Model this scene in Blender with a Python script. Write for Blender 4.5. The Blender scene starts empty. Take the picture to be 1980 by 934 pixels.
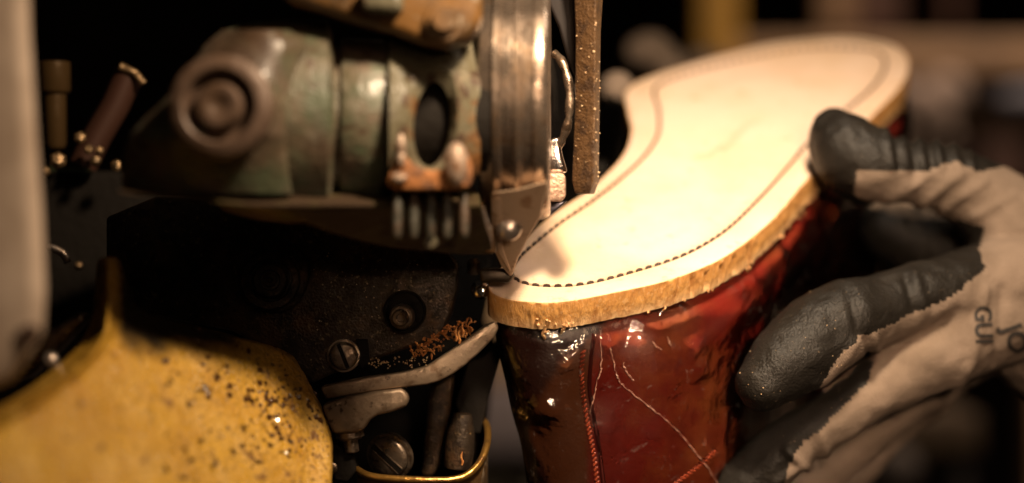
import bpy, bmesh, math, random
from mathutils import Vector, Matrix, noise
from mathutils.bvhtree import BVHTree
from mathutils.geometry import tessellate_polygon
random.seed(7)
S = bpy.context.scene
COL = S.collection
R = math.radians

# ------------------------------------------------------------------ camera
PITCH = R(10)
CAM = Vector((0, 0, 1.30))
AX = Vector((1, 0, 0)); AU = Vector((0, math.sin(PITCH), math.cos(PITCH))); AF = Vector((0, math.cos(PITCH), -math.sin(PITCH)))
FPX = 1980 * 85 / 36.0
def W(p):                       # (right, up, away) measured from the camera -> world
    return CAM + AX * p[0] + AU * p[1] + AF * p[2]
def P(px, py, d):               # point at distance d seen at a place of the photograph
    return Vector(((px - 990) / FPX * d, (467 - py) / FPX * d, d))
def PXM(d): return d / FPX      # metres per photograph pixel at distance d
def pix(c): return (990 + c[0] / c[2] * FPX, 467 - c[1] / c[2] * FPX)

cd = bpy.data.cameras.new('camera'); co = bpy.data.objects.new('camera', cd); COL.objects.link(co)
co.location = CAM; co.rotation_euler = (R(90) - PITCH, 0, 0)
cd.lens = 85; cd.sensor_width = 36; cd.clip_start = 0.02; cd.clip_end = 60
cd.dof.use_dof = True; cd.dof.focus_distance = 0.778; cd.dof.aperture_fstop = 3.1; cd.dof.aperture_blades = 0
S.camera = co

# ------------------------------------------------------------------ world, lamps, exposure
w = bpy.data.worlds.new('World'); S.world = w; w.use_nodes = True
bg = w.node_tree.nodes['Background']; bg.inputs[0].default_value = (1.0, .72, .5, 1); bg.inputs[1].default_value = 0.006
S.view_settings.view_transform = 'Standard'; S.view_settings.look = 'None'; S.view_settings.exposure = 0; S.view_settings.gamma = 1
def lamp(name, pos, target, size, power, color, spread=None):
    ld = bpy.data.lights.new(name, 'AREA'); ld.shape = 'DISK'; ld.size = size; ld.energy = power; ld.color = color
    if spread: ld.spread = R(spread)
    lo = bpy.data.objects.new(name, ld); COL.objects.link(lo)
    a, b = W(pos), W(target); lo.location = a; lo.rotation_euler = (b - a).to_track_quat('-Z', 'Y').to_euler()
    return lo
lamp('work_lamp', (.10, .248, .545), (.03, .0, .78), .05, 1.1, (1, .75, .50), 100)
lamp('sole_fill', (.11, .17, .74), (.06, .0, .84), .035, .08, (1, .84, .66), 110)  # added unseen light that brightens the top of the sole
lamp('shoe_fill', (.16, .12, .04), (.095, -.025, .82), .10, .085, (1, .68, .44), 22)  # added narrow spot near the camera, brightening sole edge, upper and glove
lamp('fill_lamp', (.34, .30, .10), (.02, -.02, .80), .30, .06, (1, .66, .42), 60)
lamp('background_fill', (.5, .7, 1.35), (.3, -.12, 1.8), .3, 2.6, (1, .74, .52), 90)  # added unseen light that lifts the background

# ------------------------------------------------------------------ materials
def ramp(nt, fac, stops):
    r = nt.nodes.new('ShaderNodeValToRGB'); nt.links.new(fac, r.inputs[0])
    el = r.color_ramp.elements
    while len(el) < len(stops): el.new(.5)
    for e, (p, c) in zip(el, stops): e.position = p; e.color = (*c, 1) if len(c) == 3 else c
    return r.outputs[0]
def tex(nt, kind, scale, **kw):
    tc = nt.nodes.new('ShaderNodeTexCoord')
    mp = nt.nodes.new('ShaderNodeMapping'); nt.links.new(tc.outputs['Object'], mp.inputs[0])
    if 'stretch' in kw: mp.inputs['Scale'].default_value = kw.pop('stretch')
    if 'rot' in kw: mp.inputs['Rotation'].default_value = kw.pop('rot')
    n = nt.nodes.new({'noise': 'ShaderNodeTexNoise', 'voronoi': 'ShaderNodeTexVoronoi', 'wave': 'ShaderNodeTexWave'}[kind])
    n.inputs['Scale'].default_value = scale
    for k, v in kw.items():
        try: n.inputs[k].default_value = v
        except KeyError: setattr(n, k, v)
    nt.links.new(mp.outputs[0], n.inputs['Vector'])
    return n.outputs['Distance'] if kind == 'voronoi' else n.outputs[0]
def mixc(nt, fac, a, b, mode='MIX'):
    m = nt.nodes.new('ShaderNodeMix'); m.data_type = 'RGBA'; m.blend_type = mode
    for sock, v in ((m.inputs[0], fac), (m.inputs[6], a), (m.inputs[7], b)):
        if hasattr(v, 'node'): nt.links.new(v, sock)
        elif isinstance(v, (int, float)): sock.default_value = v
        else: sock.default_value = (*v, 1)
    return m.outputs[2]
def maprange(nt, v, a, b, c, d):
    m = nt.nodes.new('ShaderNodeMapRange'); nt.links.new(v, m.inputs[0])
    for i, x in enumerate((a, b, c, d)): m.inputs[i + 1].default_value = x
    return m.outputs[0]
def mat(name, base, rough=.5, metal=0.0, patches=(), bump=(), rough_var=None, coat=0, coat_rough=.1, spec=.5):
    """base colour; patches = (scale, lo, hi, colour[, detail]) noise-masked layers; bump = (scale, strength[, kind])"""
    m = bpy.data.materials.new(name); m.use_nodes = True; nt = m.node_tree
    b = nt.nodes['Principled BSDF']; c = None
    for p in patches:
        sc, lo, hi, colr = p[:4]; det = p[4] if len(p) > 4 else 6
        t = tex(nt, 'noise', sc, Detail=det, Roughness=.62)
        f = maprange(nt, t, lo, hi, 0, 1)
        c = mixc(nt, f, c if c else base, colr)
    if c: nt.links.new(c, b.inputs['Base Color'])
    else: b.inputs['Base Color'].default_value = (*base, 1)
    b.inputs['Metallic'].default_value = metal; b.inputs['Roughness'].default_value = rough
    b.inputs['Specular IOR Level'].default_value = spec
    b.inputs['Coat Weight'].default_value = coat; b.inputs['Coat Roughness'].default_value = coat_rough
    if rough_var:
        t = tex(nt, 'noise', rough_var[0], Detail=5)
        nt.links.new(maprange(nt, t, .35, .65, rough_var[1], rough_var[2]), b.inputs['Roughness'])
    prev = None
    for q in bump:
        t = tex(nt, q[2] if len(q) > 2 else 'noise', q[0])
        bn = nt.nodes.new('ShaderNodeBump'); bn.inputs['Strength'].default_value = q[1]; bn.inputs['Distance'].default_value = .001
        nt.links.new(t, bn.inputs['Height'])
        if prev: nt.links.new(prev, bn.inputs['Normal'])
        prev = bn.outputs[0]
    if prev: nt.links.new(prev, b.inputs['Normal'])
    return m

M = {}
M['post_paint'] = mat('cream_grey_paint', (.60, .47, .37), .5, patches=[(25, .4, .7, (.29, .2, .14)), (70, .62, .7, (.08, .04, .025))])
M['yellow_paint'] = mat('chipped_yellow_paint', (.50, .285, .03), .36, patches=[(45, .35, .7, (.36, .18, .02)), (60, .5, .75, (.54, .33, .08), 9), (150, .59, .65, (.15, .065, .014), 9), (600, .60, .66, (.07, .03, .01), 6), (900, .60, .66, (.06, .028, .01), 3)],
                        bump=[(340, 1.0), (1200, .8)], rough_var=(300, .2, .55), coat=.25, coat_rough=.2)
M['green_paint'] = mat('worn_green_paint', (.07, .082, .048), .42, patches=[(45, .44, .58, (.115, .078, .052)), (28, .46, .62, (.05, .03, .018)), (90, .56, .66, (.13, .12, .085)), (150, .58, .66, (.06, .035, .02))], bump=[(120, .5), (500, .4)], rough_var=(110, .28, .6))
M['green_dark'] = mat('greasy_green_paint', (.03, .038, .016), .5, patches=[(50, .45, .6, (.035, .02, .01))], bump=[(200, .4)])
M['rust_grey'] = mat('rusty_painted_iron', (.10, .088, .055), .42, patches=[(80, .55, .64, (.16, .07, .022)), (160, .55, .62, (.05, .03, .02))], bump=[(300, .6)], rough_var=(150, .25, .6))
M['rust'] = mat('orange_rust', (.30, .115, .03), .75, patches=[(160, .5, .6, (.12, .05, .02))], bump=[(500, .8)])
M['black_iron'] = mat('oily_black_iron', (.040, .028, .019), .38, .45, patches=[(70, .48, .62, (.085, .045, .022)), (230, .5, .6, (.02, .012, .008)), (600, .60, .68, (.16, .11, .06), 4)], bump=[(120, .35), (1300, .35)], rough_var=(240, .3, .7), spec=.35)
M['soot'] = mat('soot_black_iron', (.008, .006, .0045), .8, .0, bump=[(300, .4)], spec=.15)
M['worn_steel'] = mat('worn_dark_steel', (.26, .20, .15), .34, .85, patches=[(180, .52, .62, (.12, .08, .05)), (420, .6, .66, (.05, .03, .02))], bump=[(600, .25)], rough_var=(200, .22, .5))
M['drum_steel'] = mat('turned_drum_steel', (.27, .21, .165), .3, .85, patches=[(60, .5, .65, (.22, .14, .08)), (300, .6, .7, (.12, .07, .04))], bump=[(500, .15)], rough_var=(120, .2, .42))
M['grimy_rib'] = mat('grimy_rib_iron', (.03, .028, .019), .55, .1, patches=[(200, .5, .6, (.05, .028, .015))], bump=[(400, .5)])
M['lug'] = mat('chipped_pale_iron', (.34, .25, .19), .4, .3, patches=[(250, .5, .6, (.15, .07, .03))], bump=[(400, .6)])
M['lever_steel'] = mat('brown_worn_steel', (.22, .16, .11), .38, .6, patches=[(180, .54, .64, (.14, .09, .055)), (420, .6, .66, (.05, .03, .02))], bump=[(600, .15)], rough_var=(200, .28, .5))
M['steel'] = mat('brushed_steel', (.50, .41, .35), .26, .9, patches=[(90, .5, .65, (.36, .25, .17))], bump=[(700, .15)], rough_var=(160, .18, .38))
M['bright_steel'] = mat('bright_steel', (.75, .70, .68), .16, 1.0, bump=[(400, .2)])
M['copper_steel'] = mat('warm_steel', (.62, .45, .31), .45, .15, patches=[(140, .55, .65, (.38, .22, .12))], bump=[(900, .15)])
M['brown_bar'] = mat('varnished_brown_steel', (.10, .052, .02), .5, .25, patches=[(200, .5, .6, (.05, .026, .012))], bump=[(500, .5), (1500, .5)])
M['dust'] = mat('leather_dust', (.38, .24, .13), .85, patches=[(900, .45, .6, (.75, .55, .33))])
M['shaving'] = mat('leather_shaving', (.42, .15, .035), .8, patches=[(500, .45, .6, (.55, .26, .08))])
M['brass'] = mat('worn_brass', (.46, .25, .06), .3, .85, patches=[(120, .5, .6, (.22, .11, .04))], bump=[(400, .3)])
M['fitting'] = mat('dim_bronze', (.22, .14, .07), .4, .7, patches=[(300, .5, .6, (.06, .04, .02))], bump=[(500, .6)])
M['brown_arm'] = mat('brown_yellow_paint', (.15, .072, .018), .45, patches=[(50, .42, .6, (.05, .028, .012)), (160, .58, .64, (.20, .15, .10))], bump=[(200, .4)])
M['dark_glass_oil'] = mat('oil_cup_amber', (.07, .04, .015), .3, .4, bump=[(120, .3)])

# leather of the sole
def sole_mat():
    m = mat('raw_tan_leather', (.72, .555, .445), .55, patches=[(22, .42, .68, (.64, .47, .32), 6), (140, .6, .72, (.60, .40, .25), 8)], bump=[(900, .18), (2500, .12)], spec=.35)
    nt = m.node_tree; b = nt.nodes['Principled BSDF']
    src = b.inputs['Base Color'].links[0].from_socket
    a = nt.nodes.new('ShaderNodeAttribute'); a.attribute_name = 'stain'
    nt.links.new(mixc(nt, a.outputs['Fac'], src, (.42, .21, .085)), b.inputs['Base Color'])
    return m
M['sole'] = sole_mat()
def edge_mat():
    m = bpy.data.materials.new('cut_leather_edge'); m.use_nodes = True; nt = m.node_tree; b = nt.nodes['Principled BSDF']
    a = nt.nodes.new('ShaderNodeAttribute'); a.attribute_name = 'layer'
    col = ramp(nt, a.outputs['Fac'], [(0, (.74, .47, .24)), (.10, (.62, .30, .085)), (.40, (.66, .34, .10)), (.5, (.66, .34, .10)), (.60, (.68, .36, .11)), (.80, (.70, .42, .18)), (1, (.74, .50, .27))])
    t = tex(nt, 'noise', 260, Detail=6, Roughness=.7, stretch=(1, 1, .12))
    c2 = mixc(nt, maprange(nt, t, .45, .65, 0, .8), col, (.40, .17, .045))
    t3 = tex(nt, 'noise', 900, Detail=4)
    c3 = mixc(nt, maprange(nt, t3, .54, .7, 0, .45), c2, (.72, .48, .25))
    nt.links.new(c3, b.inputs['Base Color']); b.inputs['Roughness'].default_value = .75; b.inputs['Specular IOR Level'].default_value = .25
    bn = nt.nodes.new('ShaderNodeBump'); bn.inputs['Strength'].default_value = .9; bn.inputs['Distance'].default_value = .0012
    t2 = tex(nt, 'noise', 600, Detail=8, Roughness=.7, stretch=(1, 1, .2)); nt.links.new(t2, bn.inputs['Height']); nt.links.new(bn.outputs[0], b.inputs['Normal'])
    return m
M['edge'] = edge_mat()
M['fray'] = mat('frayed_leather', (.66, .40, .19), .85, patches=[(700, .45, .6, (.45, .21, .07))], bump=[(1500, .6)])
M['thread'] = mat('dark_brown_waxed_thread', (.035, .016, .008), .6)
def upper_mat():
    m = mat('oxblood_leather', (.165, .016, .010), .34, patches=[(26, .45, .65, (.22, .058, .018)), (60, .5, .7, (.115, .009, .008))], bump=[(1400, .12)], rough_var=(90, .26, .42), coat=.55, coat_rough=.13)
    nt = m.node_tree; b = nt.nodes['Principled BSDF']
    src = b.inputs['Base Color'].links[0].from_socket
    a = nt.nodes.new('ShaderNodeAttribute'); a.attribute_name = 'film_sheen'
    nt.links.new(mixc(nt, a.outputs['Fac'], src, (.105, .034, .012)), b.inputs['Base Color']); src = b.inputs['Base Color'].links[0].from_socket  # brown reflection in the film, painted into the leather left of the seam
    a2 = nt.nodes.new('ShaderNodeAttribute'); a2.attribute_name = 'left_shade'
    nt.links.new(mixc(nt, a2.outputs['Fac'], src, (.035, .010, .006)), b.inputs['Base Color'])  # shade on the left of the upper, painted into its colour
    return m
M['upper'] = upper_mat()
M['seam'] = mat('red_brown_cord', (.22, .035, .012), .42, bump=[(900, .3)], coat=.3)
def film_mat():
    m = bpy.data.materials.new('clear_plastic_film'); m.use_nodes = True; nt = m.node_tree
    for n in list(nt.nodes):
        if n.type != 'OUTPUT_MATERIAL': nt.nodes.remove(n)
    out = [n for n in nt.nodes if n.type == 'OUTPUT_MATERIAL'][0]
    tr = nt.nodes.new('ShaderNodeBsdfTransparent'); tr.inputs[0].default_value = (.97, .95, .93, 1)
    gl = nt.nodes.new('ShaderNodeBsdfGlossy'); gl.inputs['Roughness'].default_value = .12; gl.inputs[0].default_value = (1, .98, .96, 1)
    df = nt.nodes.new('ShaderNodeBsdfDiffuse'); df.inputs[0].default_value = (.6, .5, .45, 1)
    fr = nt.nodes.new('ShaderNodeFresnel'); fr.inputs[0].default_value = 1.5
    t1 = tex(nt, 'noise', 55, Detail=3, Distortion=1.2); t2 = tex(nt, 'voronoi', 75, feature='F1')
    b1 = nt.nodes.new('ShaderNodeBump'); b1.inputs['Strength'].default_value = .2; b1.inputs['Distance'].default_value = .003; nt.links.new(t1, b1.inputs['Height'])
    b2 = nt.nodes.new('ShaderNodeBump'); b2.inputs['Strength'].default_value = .12; b2.inputs['Distance'].default_value = .002; nt.links.new(t2, b2.inputs['Height']); b4 = nt.nodes.new('ShaderNodeBump'); b4.inputs['Strength'].default_value = .35; b4.inputs['Distance'].default_value = .0015; nt.links.new(tex(nt, 'noise', 170, Detail=2, Distortion=1.5), b4.inputs['Height']); nt.links.new(b1.outputs[0], b4.inputs['Normal']); nt.links.new(b4.outputs[0], b2.inputs['Normal'])
    for n in (gl, fr): nt.links.new(b2.outputs[0], n.inputs['Normal'])
    m1 = nt.nodes.new('ShaderNodeMixShader'); nt.links.new(fr.outputs[0], m1.inputs[0]); nt.links.new(tr.outputs[0], m1.inputs[1]); nt.links.new(gl.outputs[0], m1.inputs[2])
    t3 = tex(nt, 'noise', 160, Detail=8, Roughness=.75, Distortion=2.0)
    m2 = nt.nodes.new('ShaderNodeMixShader'); nt.links.new(maprange(nt, t3, .60, .72, 0.0, .14), m2.inputs[0]); nt.links.new(m1.outputs[0], m2.inputs[1]); nt.links.new(df.outputs[0], m2.inputs[2])
    nt.links.new(m2.outputs[0], out.inputs[0])
    return m
M['film'] = film_mat()
M['crease'] = mat('creased_plastic', (.38, .20, .15), .22, bump=[(900, .6)], coat=.6)
def glove_mat():
    m = bpy.data.materials.new('knit_glove_with_black_coating'); m.use_nodes = True; nt = m.node_tree; b = nt.nodes['Principled BSDF']
    a = nt.nodes.new('ShaderNodeAttribute'); a.attribute_name = 'coating'
    t = tex(nt, 'noise', 300, Detail=4)
    ma = nt.nodes.new('ShaderNodeMath'); ma.operation = 'ADD'; nt.links.new(a.outputs['Fac'], ma.inputs[0]); nt.links.new(maprange(nt, t, .3, .7, -.15, .15), ma.inputs[1])
    f = maprange(nt, ma.outputs[0], .46, .54, 0, 1)
    tk = tex(nt, 'noise', 60, Detail=4); knit = mixc(nt, maprange(nt, tk, .4, .65, 0, 1), (.215, .163, .127), (.15, .112, .085))
    td = tex(nt, 'noise', 1500, Detail=2); coat = mixc(nt, maprange(nt, td, .71, .77, 0, .7), (.010, .0085, .007), (.30, .22, .14))
    tp = tex(nt, 'noise', 90, Detail=4); coat = mixc(nt, maprange(nt, tp, .5, .68, 0, .6), coat, (.018, .015, .012))
    nt.links.new(mixc(nt, f, knit, coat), b.inputs['Base Color'])
    nt.links.new(maprange(nt, f, 0, 1, .95, .50), b.inputs['Roughness'])
    w1 = tex(nt, 'wave', 480, Distortion=3.0, Detail=1, rot=(0, .5, .3)); w2 = tex(nt, 'noise', 1300)
    k = nt.nodes.new('ShaderNodeBump'); nt.links.new(maprange(nt, f, 0, 1, .26, .0), k.inputs['Strength']); b.inputs['Specular IOR Level'].default_value = .22; k.inputs['Distance'].default_value = .0008; nt.links.new(w1, k.inputs['Height'])
    c = nt.nodes.new('ShaderNodeBump'); c.inputs['Strength'].default_value = .45; c.inputs['Distance'].default_value = .0008; nt.links.new(w2, c.inputs['Height']); nt.links.new(k.outputs[0], c.inputs['Normal'])
    w3 = tex(nt, 'noise', 130, Detail=3, Distortion=1.0); c3 = nt.nodes.new('ShaderNodeBump'); c3.inputs['Distance'].default_value = .002; nt.links.new(maprange(nt, f, 0, 1, .1, .35), c3.inputs['Strength']); nt.links.new(w3, c3.inputs['Height']); nt.links.new(c3.outputs[0], k.inputs['Normal'])
    nt.links.new(c.outputs[0], b.inputs['Normal'])
    return m
M['glove'] = glove_mat()
M['ink'] = mat('black_print_ink', (.02, .016, .014), .8)

# ------------------------------------------------------------------ mesh helpers
def mkobj(name, verts, faces, m, parent=None, smooth=True, bevel=0, seg=3, sharp=40, label=None, cam=True):
    me = bpy.data.meshes.new(name)
    vs = [W(v) if cam else Vector(v) for v in verts]
    if parent:
        off = parent.matrix_basis.translation.copy(); q = parent.parent
        while q: off += q.matrix_basis.translation; q = q.parent
        vs = [v - off for v in vs]
    me.from_pydata(vs, [], faces)
    bm = bmesh.new(); bm.from_mesh(me); bmesh.ops.recalc_face_normals(bm, faces=bm.faces)
    for e in bm.edges:
        if len(e.link_faces) == 2 and e.calc_face_angle(0) > R(sharp): e.smooth = False
    bm.to_mesh(me); bm.free()
    if smooth: me.polygons.foreach_set('use_smooth', [True] * len(me.polygons))
    me.materials.append(m)
    o = bpy.data.objects.new(name, me); COL.objects.link(o)
    if parent: o.parent = parent
    if bevel:
        b = o.modifiers.new('bevel', 'BEVEL'); b.width = bevel; b.segments = seg; b.limit_method = 'ANGLE'; b.angle_limit = R(35); b.harden_normals = False
        for e in me.edges: e.use_edge_sharp = False
    if label: o['label'] = label
    return o
def thing(name, pos, label, cat, group=None):
    o = bpy.data.objects.new(name, None); COL.objects.link(o); o.empty_display_size = .02
    o.location = W(pos); o['label'] = label; o['category'] = cat
    if group: o['group'] = group
    return o
def tag(o, label, cat, group=None, kind=None):
    o['label'] = label; o['category'] = cat
    if group: o['group'] = group
    if kind: o['kind'] = kind
    return o
def spline(pts, n=10, closed=False):
    out = []; N = len(pts); pts = [Vector(p) for p in pts]
    for i in range(N if closed else N - 1):
        if closed: a, b, c, d = pts[i - 1], pts[i], pts[(i + 1) % N], pts[(i + 2) % N]
        else: a, b, c, d = pts[max(i - 1, 0)], pts[i], pts[i + 1], pts[min(i + 2, N - 1)]
        for k in range(n):
            t = k / n
            out.append(.5 * ((2 * b) + (c - a) * t + (2 * a - 5 * b + 4 * c - d) * t * t + (3 * b - a - 3 * c + d) * t ** 3))
    if not closed: out.append(pts[-1])
    return out
def prism(name, out, d, thick, m, parent=None, bevel=.001, smooth_outline=0, tilt=(0, 0), **kw):
    """solid of real thickness: outline at distance d (tilted plane), extruded away by thick"""
    if smooth_outline: out = [tuple(v[:2]) for v in spline([(x, y, 0) for x, y in out], smooth_outline, True)]
    cx = sum(p[0] for p in out) / len(out); cy = sum(p[1] for p in out) / len(out)
    fr = [P(x, y, d + (x - cx) * tilt[0] / 1000 + (y - cy) * tilt[1] / 1000) for x, y in out]
    n = len(fr); vs = fr + [v + Vector((0, 0, thick)) for v in fr]
    fs = [list(range(n)), [n + i for i in range(n)][::-1]] + [[i, (i + 1) % n, n + (i + 1) % n, n + i] for i in range(n)]
    return mkobj(name, vs, fs, m, parent, bevel=bevel, **kw)
def frame_of(t):
    t = t.normalized(); a = Vector((0, 0, 1)) if abs(t.z) < .9 else Vector((1, 0, 0))
    u = t.cross(a).normalized(); return u, t.cross(u).normalized()
def lathe_geo(o, axis, prof, n=40):
    u, v = frame_of(axis); ax = axis.normalized(); vs = []; fs = []
    for (t, r) in prof:
        for k in range(n):
            a = 2 * math.pi * k / n; vs.append(o + ax * t + (u * math.cos(a) + v * math.sin(a)) * max(r, 1e-6))
    for i in range(len(prof) - 1):
        for k in range(n): fs.append([i * n + k, i * n + (k + 1) % n, (i + 1) * n + (k + 1) % n, (i + 1) * n + k])
    fs.append(list(range(n))); fs.append([(len(prof) - 1) * n + k for k in range(n)])
    return vs, fs
def lathe(name, o, axis, prof, m, parent=None, n=40, **kw):
    vs, fs = lathe_geo(o, axis, prof, n); return mkobj(name, vs, fs, m, parent, **kw)
def tube_geo(path, rad, n=10, base=0):
    vs = []; fs = []; N = len(path); prev = None
    for i, p in enumerate(path):
        t = (path[min(i + 1, N - 1)] - path[max(i - 1, 0)])
        if t.length < 1e-9: t = Vector((0, 0, 1))
        t.normalize()
        if prev is None: u, _ = frame_of(t)
        else: u = (prev - t * prev.dot(t)).normalized()
        prev = u; v = t.cross(u); r = rad[i] if isinstance(rad, (list, tuple)) else rad
        for k in range(n):
            a = 2 * math.pi * k / n; vs.append(p + (u * math.cos(a) + v * math.sin(a)) * r)
    for i in range(N - 1):
        for k in range(n): fs.append([base + i * n + k, base + i * n + (k + 1) % n, base + (i + 1) * n + (k + 1) % n, base + (i + 1) * n + k])
    fs.append([base + k for k in range(n)][::-1]); fs.append([base + (N - 1) * n + k for k in range(n)])
    return vs, fs
def tube(name, path, rad, m, parent=None, n=10, **kw):
    vs, fs = tube_geo(path, rad, n); return mkobj(name, vs, fs, m, parent, **kw)
class Geo:
    def __init__(s): s.v = []; s.f = []
    def add(s, v, f):
        b = len(s.v); s.v += v; s.f += [[b + i for i in q] for q in f]
    def crumb(s, c, r, sq=(1, 1, 1)):
        q = Matrix.Rotation(random.random() * 6, 3, Vector((random.random() - .5, random.random() - .5, random.random() - .5)))
        pts = [Vector(p) for p in ((1, 0, 0), (-1, 0, 0), (0, 1, 0), (0, -1, 0), (0, 0, 1), (0, 0, -1))]
        vs = [c + q @ Vector((p.x * sq[0], p.y * sq[1], p.z * sq[2])) * r * random.uniform(.7, 1.3) for p in pts]
        s.add(vs, [[0, 2, 4], [2, 1, 4], [1, 3, 4], [3, 0, 4], [2, 0, 5], [1, 2, 5], [3, 1, 5], [0, 3, 5]])
    def obj(s, name, m, parent=None, **kw): return mkobj(name, s.v, s.f, m, parent, **kw)
def blob(name, rows, depth, m, parent=None, nu=40, nr=10, thick=.02, label=None):
    """modelled relief: rows = (y, xleft, xright); depth(px, py, u) gives the front surface; solid back"""
    rr = spline([(y, a, b) for y, a, b in rows], nr)
    vs = []; fs = []; H = len(rr); Wd = nu + 1
    for back in (0, 1):
        for (y, a, b) in rr:
            for i in range(Wd):
                u = i / nu; x = a + (b - a) * u; p = P(x, y, depth(x, y, u))
                vs.append(p + Vector((0, 0, thick * back)))
    o2 = H * Wd
    for j in range(H - 1):
        for i in range(nu):
            q = [j * Wd + i, j * Wd + i + 1, (j + 1) * Wd + i + 1, (j + 1) * Wd + i]; fs.append(q); fs.append([o2 + k for k in q][::-1])
        for i in (0, nu): fs.append([j * Wd + i, (j + 1) * Wd + i, o2 + (j + 1) * Wd + i, o2 + j * Wd + i])
    for j in (0, H - 1):
        for i in range(nu): fs.append([j * Wd + i, j * Wd + i + 1, o2 + j * Wd + i + 1, o2 + j * Wd + i])
    return mkobj(name, vs, fs, m, parent, sharp=60, label=label)
def nz(v, s, o=0): return noise.noise(Vector((v[0] * s + o, v[1] * s, v[2] * s)))
def inpoly(x, y, poly):
    c = False; j = len(poly) - 1
    for i in range(len(poly)):
        a, b = poly[i], poly[j]
        if (a[1] > y) != (b[1] > y) and x < (b[0] - a[0]) * (y - a[1]) / (b[1] - a[1]) + a[0]: c = not c
        j = i
    return c
def segdist(x, y, pl):
    best = 1e9; bt = 0
    for i in range(len(pl) - 1):
        ax, ay = pl[i]; bx, by = pl[i + 1]; dx, dy = bx - ax, by - ay
        t = max(0, min(1, ((x - ax) * dx + (y - ay) * dy) / (dx * dx + dy * dy + 1e-9)))
        d = math.hypot(x - ax - dx * t, y - ay - dy * t)
        if d < best: best = d
    return best

# ================================================================== ROOM BEHIND
def box_c(name, x0, x1, y0, y1, d, thick, m, parent=None, bevel=.004, **kw):
    return prism(name, [(x0, y0), (x1, y0), (x1, y1), (x0, y1)], d, thick, m, parent, bevel=bevel, **kw)
M['wall'] = mat('dark_workshop_wall', (.014, .009, .006), .9, patches=[(3, .4, .6, (.006, .003, .002)), (9, .5, .6, (.03, .018, .01))])
M['floor'] = mat('grey_concrete_floor', (.16, .135, .14), .8, patches=[(6, .4, .6, (.10, .085, .085)), (14, .5, .65, (.22, .17, .14))])
fl = mkobj('floor', [(-4, -2, 0), (5, -2, 0), (5, 6, 0), (-4, 6, 0)], [[0, 1, 2, 3]], M['floor'], cam=False); fl['kind'] = 'structure'
wl = mkobj('wall', [(-4, 3.6, .003), (5, 3.6, .003), (5, 3.8, .003), (-4, 3.8, .003), (-4, 3.6, 3), (5, 3.6, 3), (5, 3.8, 3), (-4, 3.8, 3)],
           [[0, 1, 5, 4], [1, 2, 6, 5], [2, 3, 7, 6], [3, 0, 4, 7], [4, 5, 6, 7], [0, 3, 2, 1]], M['wall'], cam=False, smooth=False); wl['kind'] = 'structure'
M['wood'] = mat('dull_brown_wood', (.20, .12, .065), .7, patches=[(8, .45, .6, (.13, .075, .04))])
M['wood_dark'] = mat('dark_red_wood', (.055, .022, .014), .7)
M['ypost'] = mat('ochre_painted_post', (.30, .16, .02), .5)
M['cloth'] = mat('grey_brown_cloth', (.21, .155, .13), .95)
M['bluegrey'] = mat('blue_grey_plastic', (.10, .10, .13), .6)
M['gloom'] = mat('blackened_steel', (.012, .008, .008), .7)
bench = thing('workbench', P(1750, 260, 1.75), 'brown wooden workbench with two rails, blurred behind the shoe at the right', 'workbench')
box_c('bench_top', 1420, 2120, 76, 142, 1.72, .5, M['wood'], bench)
box_c('rail', 1560, 2160, 205, 262, 1.78, .03, M['wood'], bench)
box_c('leg', 2010, 2070, 150, 2900, 1.8, .05, M['wood'], bench); box_c('leg', 1500, 1556, 150, 2900, 1.8, .05, M['wood'], bench)
box_c('back_board', 1562, 2005, 265, 380, 2.1, .02, M['wood_dark'], bench)
yp = box_c('post', 1352, 1428, -900, 900, 1.66, .03, M['ypost']); tag(yp, 'ochre yellow vertical post, blurred behind the upper edge of the sole', 'post')
bp = box_c('plank', 1590, 1650, -500, 66, 1.9, .03, M['wood']); tag(bp, 'brown upright plank standing above the workbench in the dark background', 'plank')
for (x0, x1) in ((1655, 1740), (1830, 1856)):
    q = box_c('locker_panel', x0, x1, -500, 66, 1.92, .04, M['wood_dark']); tag(q, 'wide dark red panel right of the brown plank' if x0 < 1700 else 'narrow dark red panel nearest the right edge of the photo', 'panel')
g2 = Geo()
for (x, y, r) in ((1790, 215, 60), (1760, 265, 48), (1830, 180, 44), (1730, 190, 40), (1815, 260, 36)):
    vs, fs = lathe_geo(P(x, y, 1.5), Vector((.2, 1, .1)), [(math.sin(a) * r * PXM(1.5), math.cos(a) * r * PXM(1.5)) for a in [R(-88 + 176 * k / 12) for k in range(13)]], 20); g2.add(vs, fs)
rg = g2.obj('rag', M['cloth']); tag(rg, 'crumpled grey brown rag hanging in front of the workbench rail', 'rag')
bb = prism('box', [(1935, 175), (1985, 165), (2050, 170), (2050, 205), (1935, 205)], 1.6, .05, M['bluegrey'], bevel=.004); tag(bb, 'small blue grey box at the right edge between the bench rails', 'box')
st = thing('stool', P(1780, 860, 1.35), 'low brown stool with a grey pad, blurred in the dark below the glove', 'stool')
box_c('seat', 1640, 1900, 800, 880, 1.4, .2, mat('stool_wood', (.045, .026, .012), .8), st)
vs, fs = lathe_geo(P(1735, 905, 1.33), Vector((0, 1, 0)), [(math.sin(a) * .012, math.cos(a) * .013) for a in [R(-88 + 176 * k / 12) for k in range(13)]], 20); mkobj('pad', vs, fs, mat('stool_pad', (.07, .055, .05), .8), st)
box_c('leg', 1660, 1690, 882, 3600, 1.42, .03, M['gloom'], st); box_c('leg', 1850, 1880, 882, 3600, 1.42, .03, M['gloom'], st)
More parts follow.
